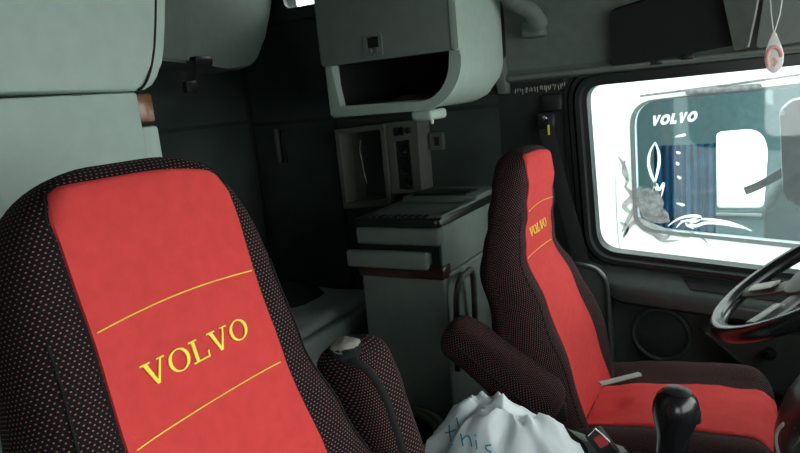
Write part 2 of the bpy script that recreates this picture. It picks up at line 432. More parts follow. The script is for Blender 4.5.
tube('edge_welt', sm([(-.553, .962, .848), (-.495, .962, .842), (-.45, .962, .825), (-.428, .962, .785), (-.423, .962, .70), (-.421, .962, .45)]), .008, DOORG, door)
spk = Vector((-.279, 1.04, .60))
lathe('speaker_ring', [(.078, 0), (.078, .014), (.083, .017), (.090, .014), (.094, 0)], spk + Vector((0, .01, 0)), DOORP, door, 40, Vector((0, -1, 0)), closed=True)
lathe('speaker_grille', [(.002, .013), (.03, .012), (.06, .009), (.078, .004), (.078, -.005)], spk + Vector((0, .01, 0)), GRILL, door, 40, Vector((0, -1, 0)))
lathe('door_knob', [(.006, .035), (.016, .032), (.019, .02), (.014, .008), (.014, 0)], (.022, .985, .602), GLOSSY, door, 20, Vector((0, -1, 0)))

# ------------------------------------------------------------------ header above the door
hz0, hk = 1.455, .38
def hy(z): return 1.035 - (z - hz0) * hk
hn = Vector((0, 1, hk)).normalized(); hp = Vector((0, 1.035, hz0))
hdr = struct(prism('trim_1', [(1.05, 1.43), (1.03, 1.432), (1.012, 1.438), (1.012, 1.452), (1.022, 1.458), (hy(1.47), 1.47), (hy(1.75), 1.75), (hy(1.95), 1.95), (.72, 2.15), (1.05, 2.15)], 'x', -.735, .80, HEAD))
struct(prism('trim_2', [(1.05, 1.395), (1.0, 1.40), (.985, 1.45), (hy(1.75) - .03, 1.75), (.70, 2.15), (1.05, 2.15)], 'x', -.765, -.735, HEAD, bev=.006))
# grab handle hanging from the header
gh = thing('grab_handle', 'grey moulded grab handle beside the upper cabinet above the seat belt', 'handle', (-.66, .93, 1.60))
g = [atY(x, y, Y) for x, y, Y in ((505, -10, .80), (511, -1, .84), (519, 5, .86), (530, 11, .885), (536, 20, .915), (533, 27, .95))]
tube('grip', sm(g), lambda t: (.022, .028) if t < .8 else (.024, .034), HEAD, gh, 12)
pf = g[-1]; box('foot', (pf.x - .035, pf.y - .015, pf.z - .03), (pf.x + .03, pf.y + .06, pf.z + .02), HEAD, gh, bev=.012)
# side sun visor (black, lies on the header)
vz = lambda x, y, off: atP(x, y, hp - hn * off, hn)
vis = thing('sun_visor', 'black rectangular sun visor folded flat against header above door window', 'visor', (-.25, 1.0, 1.47))
quad = [(612, 68), (742, 44), (744, -30), (609, 12)]
A = [vz(x, y, .030) for x, y in quad]; ux = (A[1] - A[0]).normalized(); uz = (A[3] - A[0]).normalized()
def slab(name, corners, t, m, parent, r=.02):
    o = corners[0]; n = (corners[1] - corners[0]).cross(corners[3] - corners[0]).normalized()
    X = (corners[1] - corners[0]).normalized(); Y = n.cross(X)
    P2 = roundpoly([((c - o).dot(X), (c - o).dot(Y)) for c in corners], r, 5)
    N = len(P2); V = [o + X * a + Y * b for a, b in P2] + [o + X * a + Y * b + n * t for a, b in P2]
    F = [tuple(range(N)), tuple(range(2 * N - 1, N - 1, -1))] + [(i, (i + 1) % N, N + (i + 1) % N, N + i) for i in range(N)]
    return obj(name, V, F, m, parent, auto=30)
slab('visor_panel', A, -.022 if (A[1] - A[0]).cross(A[3] - A[0]).dot(hn) < 0 else .022, MATTE, vis)
for (x, y) in ((657, 62), (688, 57)):
    p = vz(x, y, .012); box('clip', (p.x - .018, p.y - .022, p.z - .008), (p.x + .018, p.y + .02, p.z + .010), BLACK, vis, bev=.004)
for k, x in enumerate((.05,)):
    box('visor_hinge', (x - .02, hy(1.62) - .02, 1.60), (x + .02, hy(1.60) + .02, 1.63), BLACK, vis, bev=.004)
tube('seal_strip', [(-.73, 1.008, 1.445), (.2, 1.008, 1.452), (.79, 1.008, 1.457)], .006, GREY2, hdr)
# front overhead pieces at the right edge of the frame
oc = thing('overhead_console', 'grey overhead console corner at the right of the black sun visor', 'console', (.10, .9, 1.62))
slab('panel', [vz(756, 46, .05), vz(830, 34, .05), vz(830, -40, .05), vz(768, -30, .05)], .02, GREY2, oc, .015)
slab('clear_flap', [vz(735, 50, .05), vz(748, 47, .06), vz(764, -20, .06), vz(720, -20, .05)], .006, HEAD, oc, .006)
tube('flap_edge', [vz(748, 47, .065), vz(754, 20, .065), vz(760, -12, .065)], .003, SILVER, oc)

# curtain track hooks along the bottom of the header by the pillar
ct = thing('curtain_track', 'row of tiny white curtain hooks hanging under header beside window seal', 'track', (-.63, 1.0, 1.41))
tube('rail', [atY(513, 92, .99), atY(566, 84, .99)], .004, BLACK, ct)
for k in range(22):
    t = k / 21; x = 516 + 49 * t; y = 89.5 - 6.5 * t
    a = atY(x + random.uniform(-.8, .8), y + random.uniform(-1, 1), .985); l = random.uniform(.006, .018)
    tube('hook', [a, a + Vector((random.uniform(-.003, .003), 0, -l))], random.uniform(.0007, .0013), SILVER, ct, 5)

# seat belt with its guide on the pillar
sb = thing('seat_belt', 'black seat belt running from pillar guide down behind the driver seat', 'seat belt', (-.50, .99, .70))
tube('strap', sm([atY(546, 128, 1.0), atY(558, 178, .995), atY(573, 230, .985), atY(587, 285, .97), atY(596, 330, .955), atY(602, 372, .94)]), (.0015, .024), MATTE, sb, 8, flat=Vector((.3, -1, 0)))
pg = atY(545, 122, 1.0)
box('guide', (pg.x - .03, 1.005, pg.z - .03), (pg.x + .03, 1.04, pg.z + .03), BLACK, sb, bev=.01)
lathe('bolt', [(.002, .012), (.008, .010), (.010, 0)], (pg.x, 1.006, pg.z + .012), STEEL, sb, 12, Vector((0, -1, 0)))
pt = atY(548.5, 130, .99); box('tag', (pt.x - .003, .99, pt.z - .016), (pt.x + .003, .993, pt.z + .016), YEL, sb, bev=.001)
box('pillar_anchor', (-.625, 1.02, 1.33), (-.56, 1.049, 1.385), BLACK, sb, bev=.008)

# ================================================================== STORAGE
# upper cabinet behind the driver's seat
uc = thing('overhead_cabinet', 'grey overhead cabinet with latched door and open shelf behind the driver seat', 'cabinet', (-.92, .76, 1.385))
XR, XF, ZB, YI, YO = -1.128, -.693, 1.378, .56, 1.0
outer = [(XR, 1.527), (XR, ZB + .012)] + [(XR + .012, ZB)]
arc = [(XF - .13 + .13 * math.cos(R(a)), ZB + .13 + .13 * math.sin(R(a))) for a in range(-90, 1, 9)]
inner_arc = [(XF - .13 + .095 * math.cos(R(a)), ZB + .13 + .105 * math.sin(R(a))) for a in range(0, -91, -9)]
rim = [(XR, 1.527), (XR, ZB + .01), (XR + .01, ZB)] + arc + [(XF, 1.54), (XF - .035, 1.54)] + inner_arc + [(XR + .035, ZB + .025), (XR + .03, 1.527)]
prism('shelf_rim', rim, 'y', YI, YI + .03, GREY, uc, bev=.006)
shellp = [(XR + .004, 1.55), (XR + .004, ZB + .004)] + [(x - .004, z + .004) for x, z in arc] + [(XF - .004, 2.0), (XR + .004, 2.0)]
# hollow shell: front, bottom and rear skin, top and back
sk = [(XR + .004, 2.0), (XR + .004, ZB + .004)] + [(x - .004, z + .004) for x, z in arc] + [(XF - .004, 2.0)]
sk_in = [(XF - .03, 2.0)] + [(x + .0, z + .004) for x, z in inner_arc] + [(XR + .03, ZB + .03), (XR + .03, 2.0)]
def curved_shell():
    poly = sk + sk_in
    V = []; F = []; n = len(poly); ys = [.592, .64, .70, .76, .82, .88, .92, .95, .97, .985]
    for y in ys:
        s = max(0, (y - .86) / .125); sh = .09 * (1 - math.sqrt(max(0, 1 - s * s)))   # the outer end rounds off
        for (x, z) in poly:
            V.append((x - (sh if x > XF - .06 else 0), y, z + (sh * .6 if z < ZB + .06 else 0)))
    for j in range(len(ys) - 1):
        for i in range(n): F.append((j * n + i, j * n + (i + 1) % n, (j + 1) * n + (i + 1) % n, (j + 1) * n + i))
    F.append(tuple(range(n))); F.append(tuple((len(ys) - 1) * n + i for i in range(n)))
    return obj('body', V, F, GREY, uc, auto=50)
curved_shell()
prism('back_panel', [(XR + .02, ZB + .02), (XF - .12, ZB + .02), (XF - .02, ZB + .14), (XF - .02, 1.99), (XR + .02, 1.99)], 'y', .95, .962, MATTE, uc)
prism('shelf_shade_sheet', [(XR + .03, ZB + .03), (XF - .13, ZB + .03), (XF - .13, ZB + .036), (XR + .03, ZB + .036)], 'y', .60, .95, MATTE, uc)  # black sheet puts the shelf recess's shade into colour
box('rear_shade_sheet', (XR + .0305, .592, ZB + .032), (XR + .034, .95, 1.54), MATTE, uc, bev=0)  # second black sheet, painting shade on the rear inner wall
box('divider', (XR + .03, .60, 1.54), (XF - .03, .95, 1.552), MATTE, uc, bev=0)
box('top_panel', (XR + .004, .592, 2.0), (XF - .004, .985, 2.012), GREY, uc, bev=0)
dr = prism('door', rrect(XR - .002, 1.527, XF - .012, 2.0, .008), 'y', .548, .586, GREY2, uc, bev=.006)  # darker grey than the body: shade of the inward face put into colour
prism('door_edge', rrect(XF - .018, 1.525, XF + .001, 2.0, .006), 'y', .545, .592, GREY, uc, bev=.005)
lt = ringplate('latch', rrect(-.974, 1.537, -.917, 1.597, .006), rrect(-.964, 1.546, -.927, 1.589, .004), 'y', .541, .550, GREY2, dr)
box('latch_paddle', (-.963, .543, 1.560), (-.928, .549, 1.588), BLACK, dr, bev=.002)
for dx in (-.010, .010): box('latch_tab', (-.9455 + dx - .005, .540, 1.546), (-.9455 + dx + .005, .549, 1.559), GREY2, dr, bev=.002)
rl = thing('reading_lamp', 'small grey reading lamp fixed under the overhead cabinet shelf', 'lamp', (-.80, .60, 1.388))
box('housing', (-.855, .555, 1.350), (-.79, .66, 1.379), GREY, rl, bev=.010, seg=3)
lathe('switch', [(.004, 0), (.006, .006), (.006, .014)], (-.80, .575, 1.339), SILVER, rl, 12)

# two units on the side wall: open cubby and control panel
cb = thing('wall_cubby', 'open framed cubby recess on side wall above the drawer unit', 'cubby', (-1.27, 1.0, 1.03))
fo = [(-1.379, 1.028), (-1.171, 1.042), (-1.169, 1.333), (-1.380, 1.324)]
fi = [(-1.362, 1.052), (-1.187, 1.064), (-1.186, 1.315), (-1.362, 1.306)]
ringplate('frame', fo, fi, 'y', .937, .958, DIMG, cb)
ringplate('box', [(-1.376, 1.031), (-1.174, 1.045), (-1.172, 1.33), (-1.377, 1.321)], fi, 'y', .958, 1.036, DIMG, cb)
box('back', (-1.365, 1.015, 1.05), (-1.185, 1.034, 1.316), DIMG, cb, bev=0)
box('cubby_door', (-1.29, .970, 1.068), (-1.189, .986, 1.308), BLACK, cb, bev=.004)
pp = [atY(x, y, .965) for x, y in ((361, 140), (360, 150), (361.5, 160), (364, 172), (367, 183))]
tube('chrome_strip', sm(pp), .0025, STEEL, cb)
cp = thing('control_panel', 'tall dark switch panel in grey frame next to the open cubby', 'control panel', (-1.1, 1.0, 1.08))
ringplate('frame', [(-1.166, 1.082), (-1.046, 1.085), (-1.041, 1.338), (-1.164, 1.334)], [(-1.138, 1.098), (-1.077, 1.098), (-1.077, 1.272), (-1.138, 1.268)], 'y', .945, 1.04, DIMG, cp)
box('panel', (-1.14, .955, 1.095), (-1.075, .965, 1.275), BLACK, cp, bev=.002)
for k in range(4): box('switch', (-1.125, .948, 1.106 + k * .04), (-1.09, .958, 1.132 + k * .04), GLOSSY, cp, bev=.004)
lathe('dial', [(.004, .016), (.011, .014), (.013, 0)], (-1.075, .946, 1.305), BLACK, cp, 16, Vector((0, -1, 0)))
box('display', (-1.135, .940, 1.288), (-1.098, .948, 1.318), GLOSSY, cp, bev=.003)

# drawer unit
du = thing('drawer_unit', 'grey-green drawer unit with dark red wood band behind driver seat', 'cabinet', (-.935, .78, 0))
DX0, DX1, DY0, DY1 = -1.080, -.802, .565, 1.03
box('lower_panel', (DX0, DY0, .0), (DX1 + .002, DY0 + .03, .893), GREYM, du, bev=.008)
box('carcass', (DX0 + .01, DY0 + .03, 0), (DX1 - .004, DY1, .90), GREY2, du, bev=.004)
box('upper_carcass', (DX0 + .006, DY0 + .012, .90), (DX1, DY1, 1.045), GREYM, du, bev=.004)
box('wood_band', (DX0 - .004, DY0 - .006, .893), (DX1 + .006, DY0 + .05, .930), WOODR, du, bev=.004)
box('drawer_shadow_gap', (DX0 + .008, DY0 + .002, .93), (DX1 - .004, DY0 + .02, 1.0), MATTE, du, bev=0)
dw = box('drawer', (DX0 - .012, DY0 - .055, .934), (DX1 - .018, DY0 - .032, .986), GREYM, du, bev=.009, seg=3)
box('drawer_tray', (DX0 + .012, DY0 - .034, .938), (DX1 - .03, DY0 + .02, .976), GREY2, dw, bev=.003)
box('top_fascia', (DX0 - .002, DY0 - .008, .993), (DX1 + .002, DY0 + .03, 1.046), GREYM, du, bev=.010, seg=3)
wt = prism('worktop', rrect(DX0 - .005, DY0 - .010, DX1 + .005, DY1, .02), 'z', 1.048, 1.072, BLACK, du, bev=.006)
box('worktop_mat', (DX0 + .02, DY0 + .015, 1.072), (DX1 - .025, DY0 + .22, 1.076), GREY2, wt, bev=.001)
for j in range(3):
    for i in range(9):
        x = DX0 + .03 + i * .024; y = DY0 + .004 + j * .013
        box('rib', (x, y, 1.0725), (x + .016, y + .006, 1.079), MATTE, wt, bev=.001)
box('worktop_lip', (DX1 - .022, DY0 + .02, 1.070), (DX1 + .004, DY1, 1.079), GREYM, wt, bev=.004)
prism('raised_back', [(DY0 + .27, 1.07), (DY0 + .285, 1.088), (DY1, 1.092), (DY1, 1.07)], 'x', DX0 + .01, DX1 + .003, GREY2, du, bev=.005)
box('vent', (DX0 + .04, DY0 + .30, 1.086), (DX1 - .04, DY0 + .40, 1.096), BLACK, du, bev=.003)
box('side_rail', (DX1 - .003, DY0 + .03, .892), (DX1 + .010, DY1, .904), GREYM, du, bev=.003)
tube('side_handle', sm([(DX1 + .01, .60, .60), (DX1 + .02, .60, .80), (DX1 + .028, .615, .872), (DX1 + .03, .66, .885), (DX1 + .028, .72, .86), (DX1 + .01, .74, .60)]), .010, DIMG, du, 10)

# passenger-side storage at the left of the frame
pu = thing('passenger_overhead_locker', 'large pale grey overhead locker with rounded corner at upper left', 'cabinet', (-1.0, -.65, 1.47))
XL = -.835
def lx(pts, X): return [(p.y, p.z) for p in (atX(x, y, X) for x, y in pts)]
edge = lx([(138, 90.5), (146, 89.5), (153, 85), (158, 77), (161.5, 64), (163.5, 48), (164.5, 28), (165, 0)], XL)
tops = edge[-1][0] + .075
prism('body', [(-W + .005, edge[0][1] + .012)] + edge + [(tops, 2.1), (-W + .005, 2.1)], 'x', -1.45, XL, GREY, pu, bev=.004)
dedge = lx([(134, 90), (139, 87.5), (144, 79), (148, 66), (150.5, 48), (151.5, 28), (152, 0)], XL)
prism('door', [(-W + .01, dedge[0][1] + .012)] + dedge + [(dedge[-1][0] + .075, 2.09), (-W + .01, 2.09)], 'x', XL - .01, XL + .006, GREY, pu, bev=.004)
gl_ = lx([(137, 90.4), (142.5, 86), (147, 77), (150.5, 64), (152.8, 47), (153.8, 28), (154.3, 0), (154.6, -40)], XL)
tube('door_gap', sm([(XL + .003, y, z) for y, z in gl_]), (.002, .0022), MATTE, pu, 6)
pl = thing('passenger_side_locker', 'tall pale grey locker with brown wood corner behind passenger seat', 'cabinet', (-1.05, -.66, 0))
box('front_panel', (-.875, -W + .005, 0), (-.85, -.340, 1.466), GREY, pl, bev=.006)
box('carcass', (-1.25, -W + .005, 0), (-.875, -.345, 1.464), GREY2, pl, bev=.004)
box('wood_corner', (-.882, -.339, 1.418), (-.857, -.308, 1.462), WOODL, pl, bev=.003)
box('corner_post', (-.884, -.339, 0), (-.855, -.306, 1.412), GREY, pl, bev=.006)

# upper bunk folded up against the rear wall
ub = thing('upper_bunk', 'grey upper bunk folded against the rear wall beside the overhead locker', 'bunk', (-1.77, .3, 1.6))
BX = -1.665
def bx_(pts): return [(p.y, p.z) for p in (atX(x, y, BX) for x, y in pts)]
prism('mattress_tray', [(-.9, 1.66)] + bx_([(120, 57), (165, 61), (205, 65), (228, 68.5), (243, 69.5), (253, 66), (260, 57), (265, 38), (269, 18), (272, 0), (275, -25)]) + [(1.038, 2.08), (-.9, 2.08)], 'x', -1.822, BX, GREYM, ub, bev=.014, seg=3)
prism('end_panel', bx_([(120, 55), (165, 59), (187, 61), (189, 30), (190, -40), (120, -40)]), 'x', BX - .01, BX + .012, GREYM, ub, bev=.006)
q0, q1, q2 = atX(204, 61, BX + .02), atX(192, 66, BX + .02), atX(190, 84, BX - .01)
box('latch', (BX - .005, q0.y - .045, q0.z - .016), (BX + .03, q0.y + .035, q0.z + .016), BLACK, ub, bev=.008)
tube('strap', [(BX + .02, q1.y, q0.z), q1, q2], (.002, .022), MATTE, ub, 8, flat=Vector((1, 0, 0)))
box('strap_buckle', (q2.x - .012, q2.y - .026, q2.z - .03), (q2.x + .012, q2.y + .026, q2.z + .01), BLACK, ub, bev=.006)

# lower bunk
lb = thing('lower_bunk', 'low grey bunk with pale front edge behind the drawer unit', 'bunk', (-1.55, 0, 0))
box('base', (-1.825, -1.03, 0), (-1.285, 1.035, .60), GREY, lb, bev=.01)
box('front_edge', (-1.30, -1.03, .61), (-1.262, 1.035, .682), GREY, lb, bev=.010, seg=3)
def bedtop():
    V = []; F = []; nx, ny = 20, 60
    for j in range(ny + 1):
        for i in range(nx + 1):
            x = -1.285 - .54 * i / nx; y = -1.0 + 2.0 * j / ny
            z = .688 + .018 * noise.noise(Vector((x * 7, y * 7, 0))) + .012 * abs(noise.noise(Vector((x * 4 + 5, y * 13, 3)))) - .04 * max(0, 1 - i / 1.5)
            V.append((x, y, z))
    for j in range(ny):
        for i in range(nx): a = j * (nx + 1) + i; F.append((a, a + 1, a + nx + 2, a + nx + 1))
    n0 = len(V); ring = [j * (nx + 1) for j in range(ny + 1)]
    V2 = V + [(x, y, .60) for x, y, z in V]
    F2 = list(F)
    def edge(a, b): F2.append((a, b, b + n0, a + n0))
    for j in range(ny): edge(j * (nx + 1), (j + 1) * (nx + 1)); edge(j * (nx + 1) + nx, (j + 1) * (nx + 1) + nx)
    for i in range(nx): edge(i, i + 1); edge(ny * (nx + 1) + i, ny * (nx + 1) + i + 1)
    return obj('bedding', V2, F2, BED, lb, auto=60)
bedtop()
def heap(name, label, c, rx, ry, h, m, seed):
    V = []; F = []; nr, na = 9, 28
    for i in range(nr + 1):
        for k in range(na):
            a = 2 * math.pi * k / na; t = i / nr
            rr = t * (1 + .22 * noise.noise(Vector((math.cos(a) * 1.5, math.sin(a) * 1.5, seed))))
            z = h * (1 - t ** 2.2) * (1 + .7 * noise.noise(Vector((rr * math.cos(a) * 3, rr * math.sin(a) * 3, seed + 4))))
            V.append((c[0] + rx * rr * math.cos(a), c[1] + ry * rr * math.sin(a), c[2] + max(z, 0)))
    for i in range(nr):
        for k in range(na): F.append((i * na + k, i * na + (k + 1) % na, (i + 1) * na + (k + 1) % na, (i + 1) * na + k))
    F.append(tuple(nr * na + k for k in range(na)))
    return tag(obj(name, V, F, m, None, auto=60), label, 'clothes')
cpos = atZ(293, 297, .72)
heap('black_garment', 'crumpled black garment lying on the lower bunk', (cpos.x - .06, cpos.y, .708), .15, .16, .07, CLOTH, 3.3)

# ================================================================== SEATS
PROF = [(-.60, .0), (-.45, .0), (-.30, .006), (-.16, -.006), (-.06, -.022), (0, -.010), (.06, .010), (.13, .030), (.18, .038), (.23, .042)]
WID = [(-.60, .19), (-.48, .205), (-.36, .23), (-.25, .232), (-.15, .200), (-.05, .172), (.05, .164), (.23, .164)]
THK = [(-.60, .15), (-.30, .15), (-.10, .12), (.05, .095), (.23, .085)]
BOL = [(-.60, .025), (-.35, .028), (-.2, .018), (-.05, .008), (.1, .004), (.23, 0)]
PAN = [(-.50, .135), (-.36, .132), (-.2, .124), (-.05, .110), (.05, .106), (.12, .107), (.16, .106), (.182, .098), (.192, .082)]
VT, VR = .208, .228
def seat_back_fn(p0, th, k):
    n = Vector((math.cos(th), 0, math.sin(th))); e = Vector((-math.sin(th), 0, math.cos(th))); p0 = Vector(p0)
    def dims(v):
        s = max(0, min(1, (v - (VT - VR)) / VR)); wr = (1 - s ** 2.7) ** (1 / 2.7) if s < 1 else 0
        wd = interp(WID, v) * (.10 + .90 * wr)
        s2 = max(0, min(1, (v - (VT - .035)) / .035)); tr = math.sqrt(max(0, 1 - s2 * s2))
        th_ = interp(THK, v)
        return wd, th_ * (.12 + .88 * tr), th_ * .5 * (1 - tr) * .88
    def depth(y, v):
        wd, t, back = dims(v); u = min(1, abs(y) / wd) if wd > 0 else 1
        d = k * interp(PROF, v) - back
        bo = interp(BOL, v); q = max(0, min(1, (u - .42) / .40)); d += bo * (q * q * (3 - 2 * q))
        q = max(0, (u - .70) / .30); d -= (.5 * t + bo) * (1 - (1 - q ** 2.6) ** (1 / 2.6) if q < 1 else 1)
        return d
    def surf(y, v, off=0): return p0 + e * v + Vector((0, y, 0)) + n * (depth(y, v) + off)
    def front(u, v): wd = dims(v)[0]; return surf(u * wd, v)
    def back(u, v):
        wd, t, bk = dims(v); q = max(0, (abs(u) - .6) / .4)
        d = k * interp(PROF, v) - bk - t + .5 * t * (1 - (1 - q ** 2.4) ** (1 / 2.4) if q < 1 else 1)
        return p0 + e * v + Vector((0, u * wd, 0)) + n * d
    return surf, front, back, n, e
UU = [-1, -.992, -.97, -.93, -.88, -.82, -.76, -.70, -.6, -.5, -.4, -.3, -.2, -.1, 0]
UU = UU + [-x for x in reversed(UU[:-1])]
VV = [-.60 + .02 * i for i in range(35)] + [.09, .10, .11, .12, .13, .14, .15, .16, .17, .178, .185, .190, .195, .199, .202, .2045, .2062, .2073, .208]

def make_seat(name, label, p0, recl, k, cush, group):
    cx0, cx1, cz0, cz1, cy = cush          # cushion from rear x to front x, rear and front height, centre y
    t = thing(name, label, 'seat', (.5 * (cx0 + cx1), cy, 0), group)
    surf, front, back, n, e = seat_back_fn(p0, recl, k)
    loft('backrest', front, back, UU, VV, DOT, t)
    pv = [-.50 + .02 * i for i in range(34)] + [.168, .174, .180, .185, .189, .192]
    cpn = skin('back_panel', lambda y, v, o: surf(y, v - .016 * (max(0, y) / .1) ** 2 * max(0, min(1, (v - .10) / .09)), o), lambda v: interp(PAN, v), pv, RED, t, lift=.0035, sink=.010)
    for sv, amp in ((.055, .006), (-.056, .002)):
        tube('seam', [surf(y * .01, sv + amp * math.cos(y * .15), .0045) for y in range(-10, 11)], .0007, YEL, cpn, 5)
    letters('serif', .140, .023, lambda a, b, h: surf(a, b, .004 + h), YEL, cpn, .0015)
    # piping where the panel meets the side cloth
    for s in (-1, 1): tube('piping', [surf(s * (interp(PAN, v) + .001), v, .0) for v in pv[1:-1]], .0012, CLOTH, cpn, 6)
    for s in (-1, 1): tube('edge_seam', [surf(s * .86 * interp(WID, v), v, .0012) for v in VV[3:34]], .0013, CLOTH, t, 6)
    # cushion
    Lc = cx1 - cx0; HW = .255
    def cd(s):
        q = max(0, (s - .86) / .14); f = (1 - q ** 2.2) ** (1 / 2.2) if q < 1 else 0
        return f
    def top(y, s, off=0):
        f = cd(s); u = min(1, abs(y) / HW)
        z = cz0 + (cz1 - cz0) * s + .012 * math.sin(math.pi * s)
        q = max(0, min(1, (u - .42) / .35)); z += .030 * q * q * (3 - 2 * q)
        q = max(0, (u - .74) / .26); z -= .085 * (1 - (1 - q ** 2.4) ** (1 / 2.4) if q < 1 else 1)
        z -= .095 * (1 - f)
        z += .004 * noise.noise(Vector((s * 7, y * 14, cy))) + .004 * (1 - 3 * abs(noise.noise(Vector((s * 3 + y * 9, s * 5 - y * 6, 4))))) * (1 - u)
        return Vector((cx0 + Lc * s - .03 * (u ** 3) * s, cy + y, z + off))
    def bot(u, s):
        zb = cz0 + (cz1 - cz0) * s - .14; q = max(0, (abs(u) - .7) / .3)
        zt = top(u * HW, s).z; z = zb + (zt - zb) * (1 if q >= 1 else 1 - (1 - q ** 2.5) ** (1 / 2.5))
        return Vector((cx0 + Lc * s - .03 * (abs(u) ** 3) * s, cy + u * HW, min(z, zt)))
    SV = [i / 30 for i in range(27)] + [.88, .9, .92, .94, .955, .968, .98, .99, .996, 1]
    loft('cushion', lambda u, s: top(u * HW, s), bot, UU, SV, DOT, t)
    sv = [.03 + i / 28 for i in range(24)] + [.89, .91, .93, .95, .965, .98, .99]
    cp_ = skin('cushion_panel', lambda y, s, o: top(y, s, o) + Vector((o if s > .95 else 0, 0, 0)), lambda s: .112 + .012 * s, sv, RED, t, lift=.004)
    for s_ in (-1, 1): tube('piping', [top(s_ * (.113 + .012 * s), s, .0) for s in sv[:-1]], .0012, CLOTH, cp_, 6)
    # suspension base
    zc = min(cz0, cz1) - .12
    box('seat_pan', (cx0 - .02, cy - .225, zc - .05), (cx1 - .05, cy + .225, zc + .01), MATTE, t, bev=.012)
    for j in range(5):
        zz = .06 + j * (zc - .12) / 5
        box('bellows', (cx0 + .05 + .012 * (j % 2), cy - .17 + .012 * (j % 2), zz), (cx1 - .09 - .012 * (j % 2), cy + .17 - .012 * (j % 2), zz + (zc - .08) / 5), MATTE, t, bev=.02)
    box('floor_plate', (cx0 + .02, cy - .20, 0), (cx1 - .06, cy + .20, .06), BLACK, t, bev=.008)
    return t, surf, top

PP = EYE + ray(197, 350) * .66
DP = EYE + ray(541, 230) * 1.65
pseat, psurf, ptop = make_seat('truck_seat', 'near passenger seat, black dotted cover with red panel and yellow lettering', PP, R(14), .1,
                               (PP.x + .12, PP.x + .60, PP.z - .44, PP.z - .42, PP.y), 'pair of red and black cab seats')
dseat, dsurf, dtop = make_seat('truck_seat', 'far driver seat, black dotted cover with red panels, beside the door window', DP + Vector((0, 0, .010)), R(14), 1.2,
                               (-.415, .045, .580, .628, .535), 'pair of red and black cab seats')
def armrest(parent, a, b, y, w_, r0, r1, name='armrest'):
    """padded armrest from a to b (x, z) in a vertical plane, rounded ends, with UVs for the dotted cloth"""
    A, B = Vector((a[0], y, a[1])), Vector((b[0], y, b[1])); ax = (B - A); Lx = ax.length; ax.normalize(); nz = Vector((0, 1, 0)).cross(ax)
    V = []; F = []; uv = []; N = 28; ts = [0, .01, .03, .06, .10, .16, .25, .35, .45, .55, .65, .75, .84, .90, .94, .97, .99, 1]
    for t in ts:
        r = r0 + (r1 - r0) * t; en = min(t, 1 - t) * Lx; q = max(0, 1 - en / (r * .8)); sc = max(.05, (1 - q ** 2.5) ** (1 / 2.5)); 
        for k in range(N):
            a_ = 2 * math.pi * k / N; c, s = math.cos(a_), math.sin(a_)
            pw = .62; yy = w_ * sc * (abs(c) ** pw) * (1 if c >= 0 else -1); zz = r * sc * (abs(s) ** pw) * (1 if s >= 0 else -1)
            wr = .004 * noise.noise(Vector((t * 6, c * 2, s * 2)))
            V.append(A + ax * (Lx * t) + Vector((0, yy * (1 + wr * 20), 0)) + nz * zz * (1 + wr * 15)); uv.append((a_ * (r + w_) * .55, t * Lx))
    n = len(ts)
    for i in range(n - 1):
        for k in range(N): F.append((i * N + k, i * N + (k + 1) % N, (i + 1) * N + (k + 1) % N, (i + 1) * N + k))
    F.append(tuple(range(N))); F.append(tuple((n - 1) * N + k for k in range(N)))
    return obj(name, V, F, DOT, parent, uv=uv, auto=80), A, B, ax, nz
# driver's inner armrest, folded up and back; pivot low at the front
arm, A_, B_, ax_, nz_ = armrest(dseat, (-.400, .685), (-.660, .868), .285, .038, .068, .054)
tube('armrest_fold', [A_ + ax_ * (t * .30) + Vector((0, -.0385, 0)) + nz_ * (-.012 + .01 * t) for t in (.12, .3, .5, .7, .9)], .0035, CLOTH, arm, 6)
box('armrest_pivot', (-.44, .315, .64), (-.39, .345, .70), BLACK, dseat, bev=.01)
# passenger's inner armrest, cover unzipped at its tip with the foam showing
parm, A2, B2, ax2, nz2 = armrest(pseat, (-.432, .80), (-.503, 1.098), -.345, .044, .058, .048)
# driver's seat trim, buckle
tr = prism('side_valance', roundpoly([(-.41, .655), (-.25, .628), (-.245, .54), (-.41, .50)], [.02, .008, .008, .02], 4), 'y', .262, .288, GREY2, dseat, bev=.008, seg=3)
box('valance_dark', (-.24, .265, .50), (.0, .287, .628), MATTE, dseat, bev=.008)
bc = atY(601, 441, .235)
bk = box('buckle', (bc.x - .021, .235, bc.z - .045), (bc.x + .021, .255, bc.z + .024), BLACK, dseat, bev=.007, rot=Matrix.Rotation(R(-38), 3, 'Y'))
box('release_button', (bc.x - .011, .2305, bc.z - .012), (bc.x + .011, .2365, bc.z + .014), REDD, bk, bev=.002, rot=Matrix.Rotation(R(-38), 3, 'Y'))
tube('buckle_rim', [bc + Vector((-.026, -.002, .008)), bc + Vector((-.010, -.002, .028)), bc + Vector((.019, -.002, .003))], .002, STEEL, bk)
tube('buckle_stalk', sm([(-.40, .255, .66), (-.37, .25, .645), (-.345, .252, .61), (-.345, .255, .48)]), (.004, .022), MATTE, dseat, 8, flat=Vector((0, 1, 0)))
gs = [atZ(600, 384, .655), atZ(620, 379, .660), atZ(640, 374, .664)]
tube('recline_lever', gs, (.004, .011), GREY, dseat, 8, flat=Vector((0, 0, 1)))

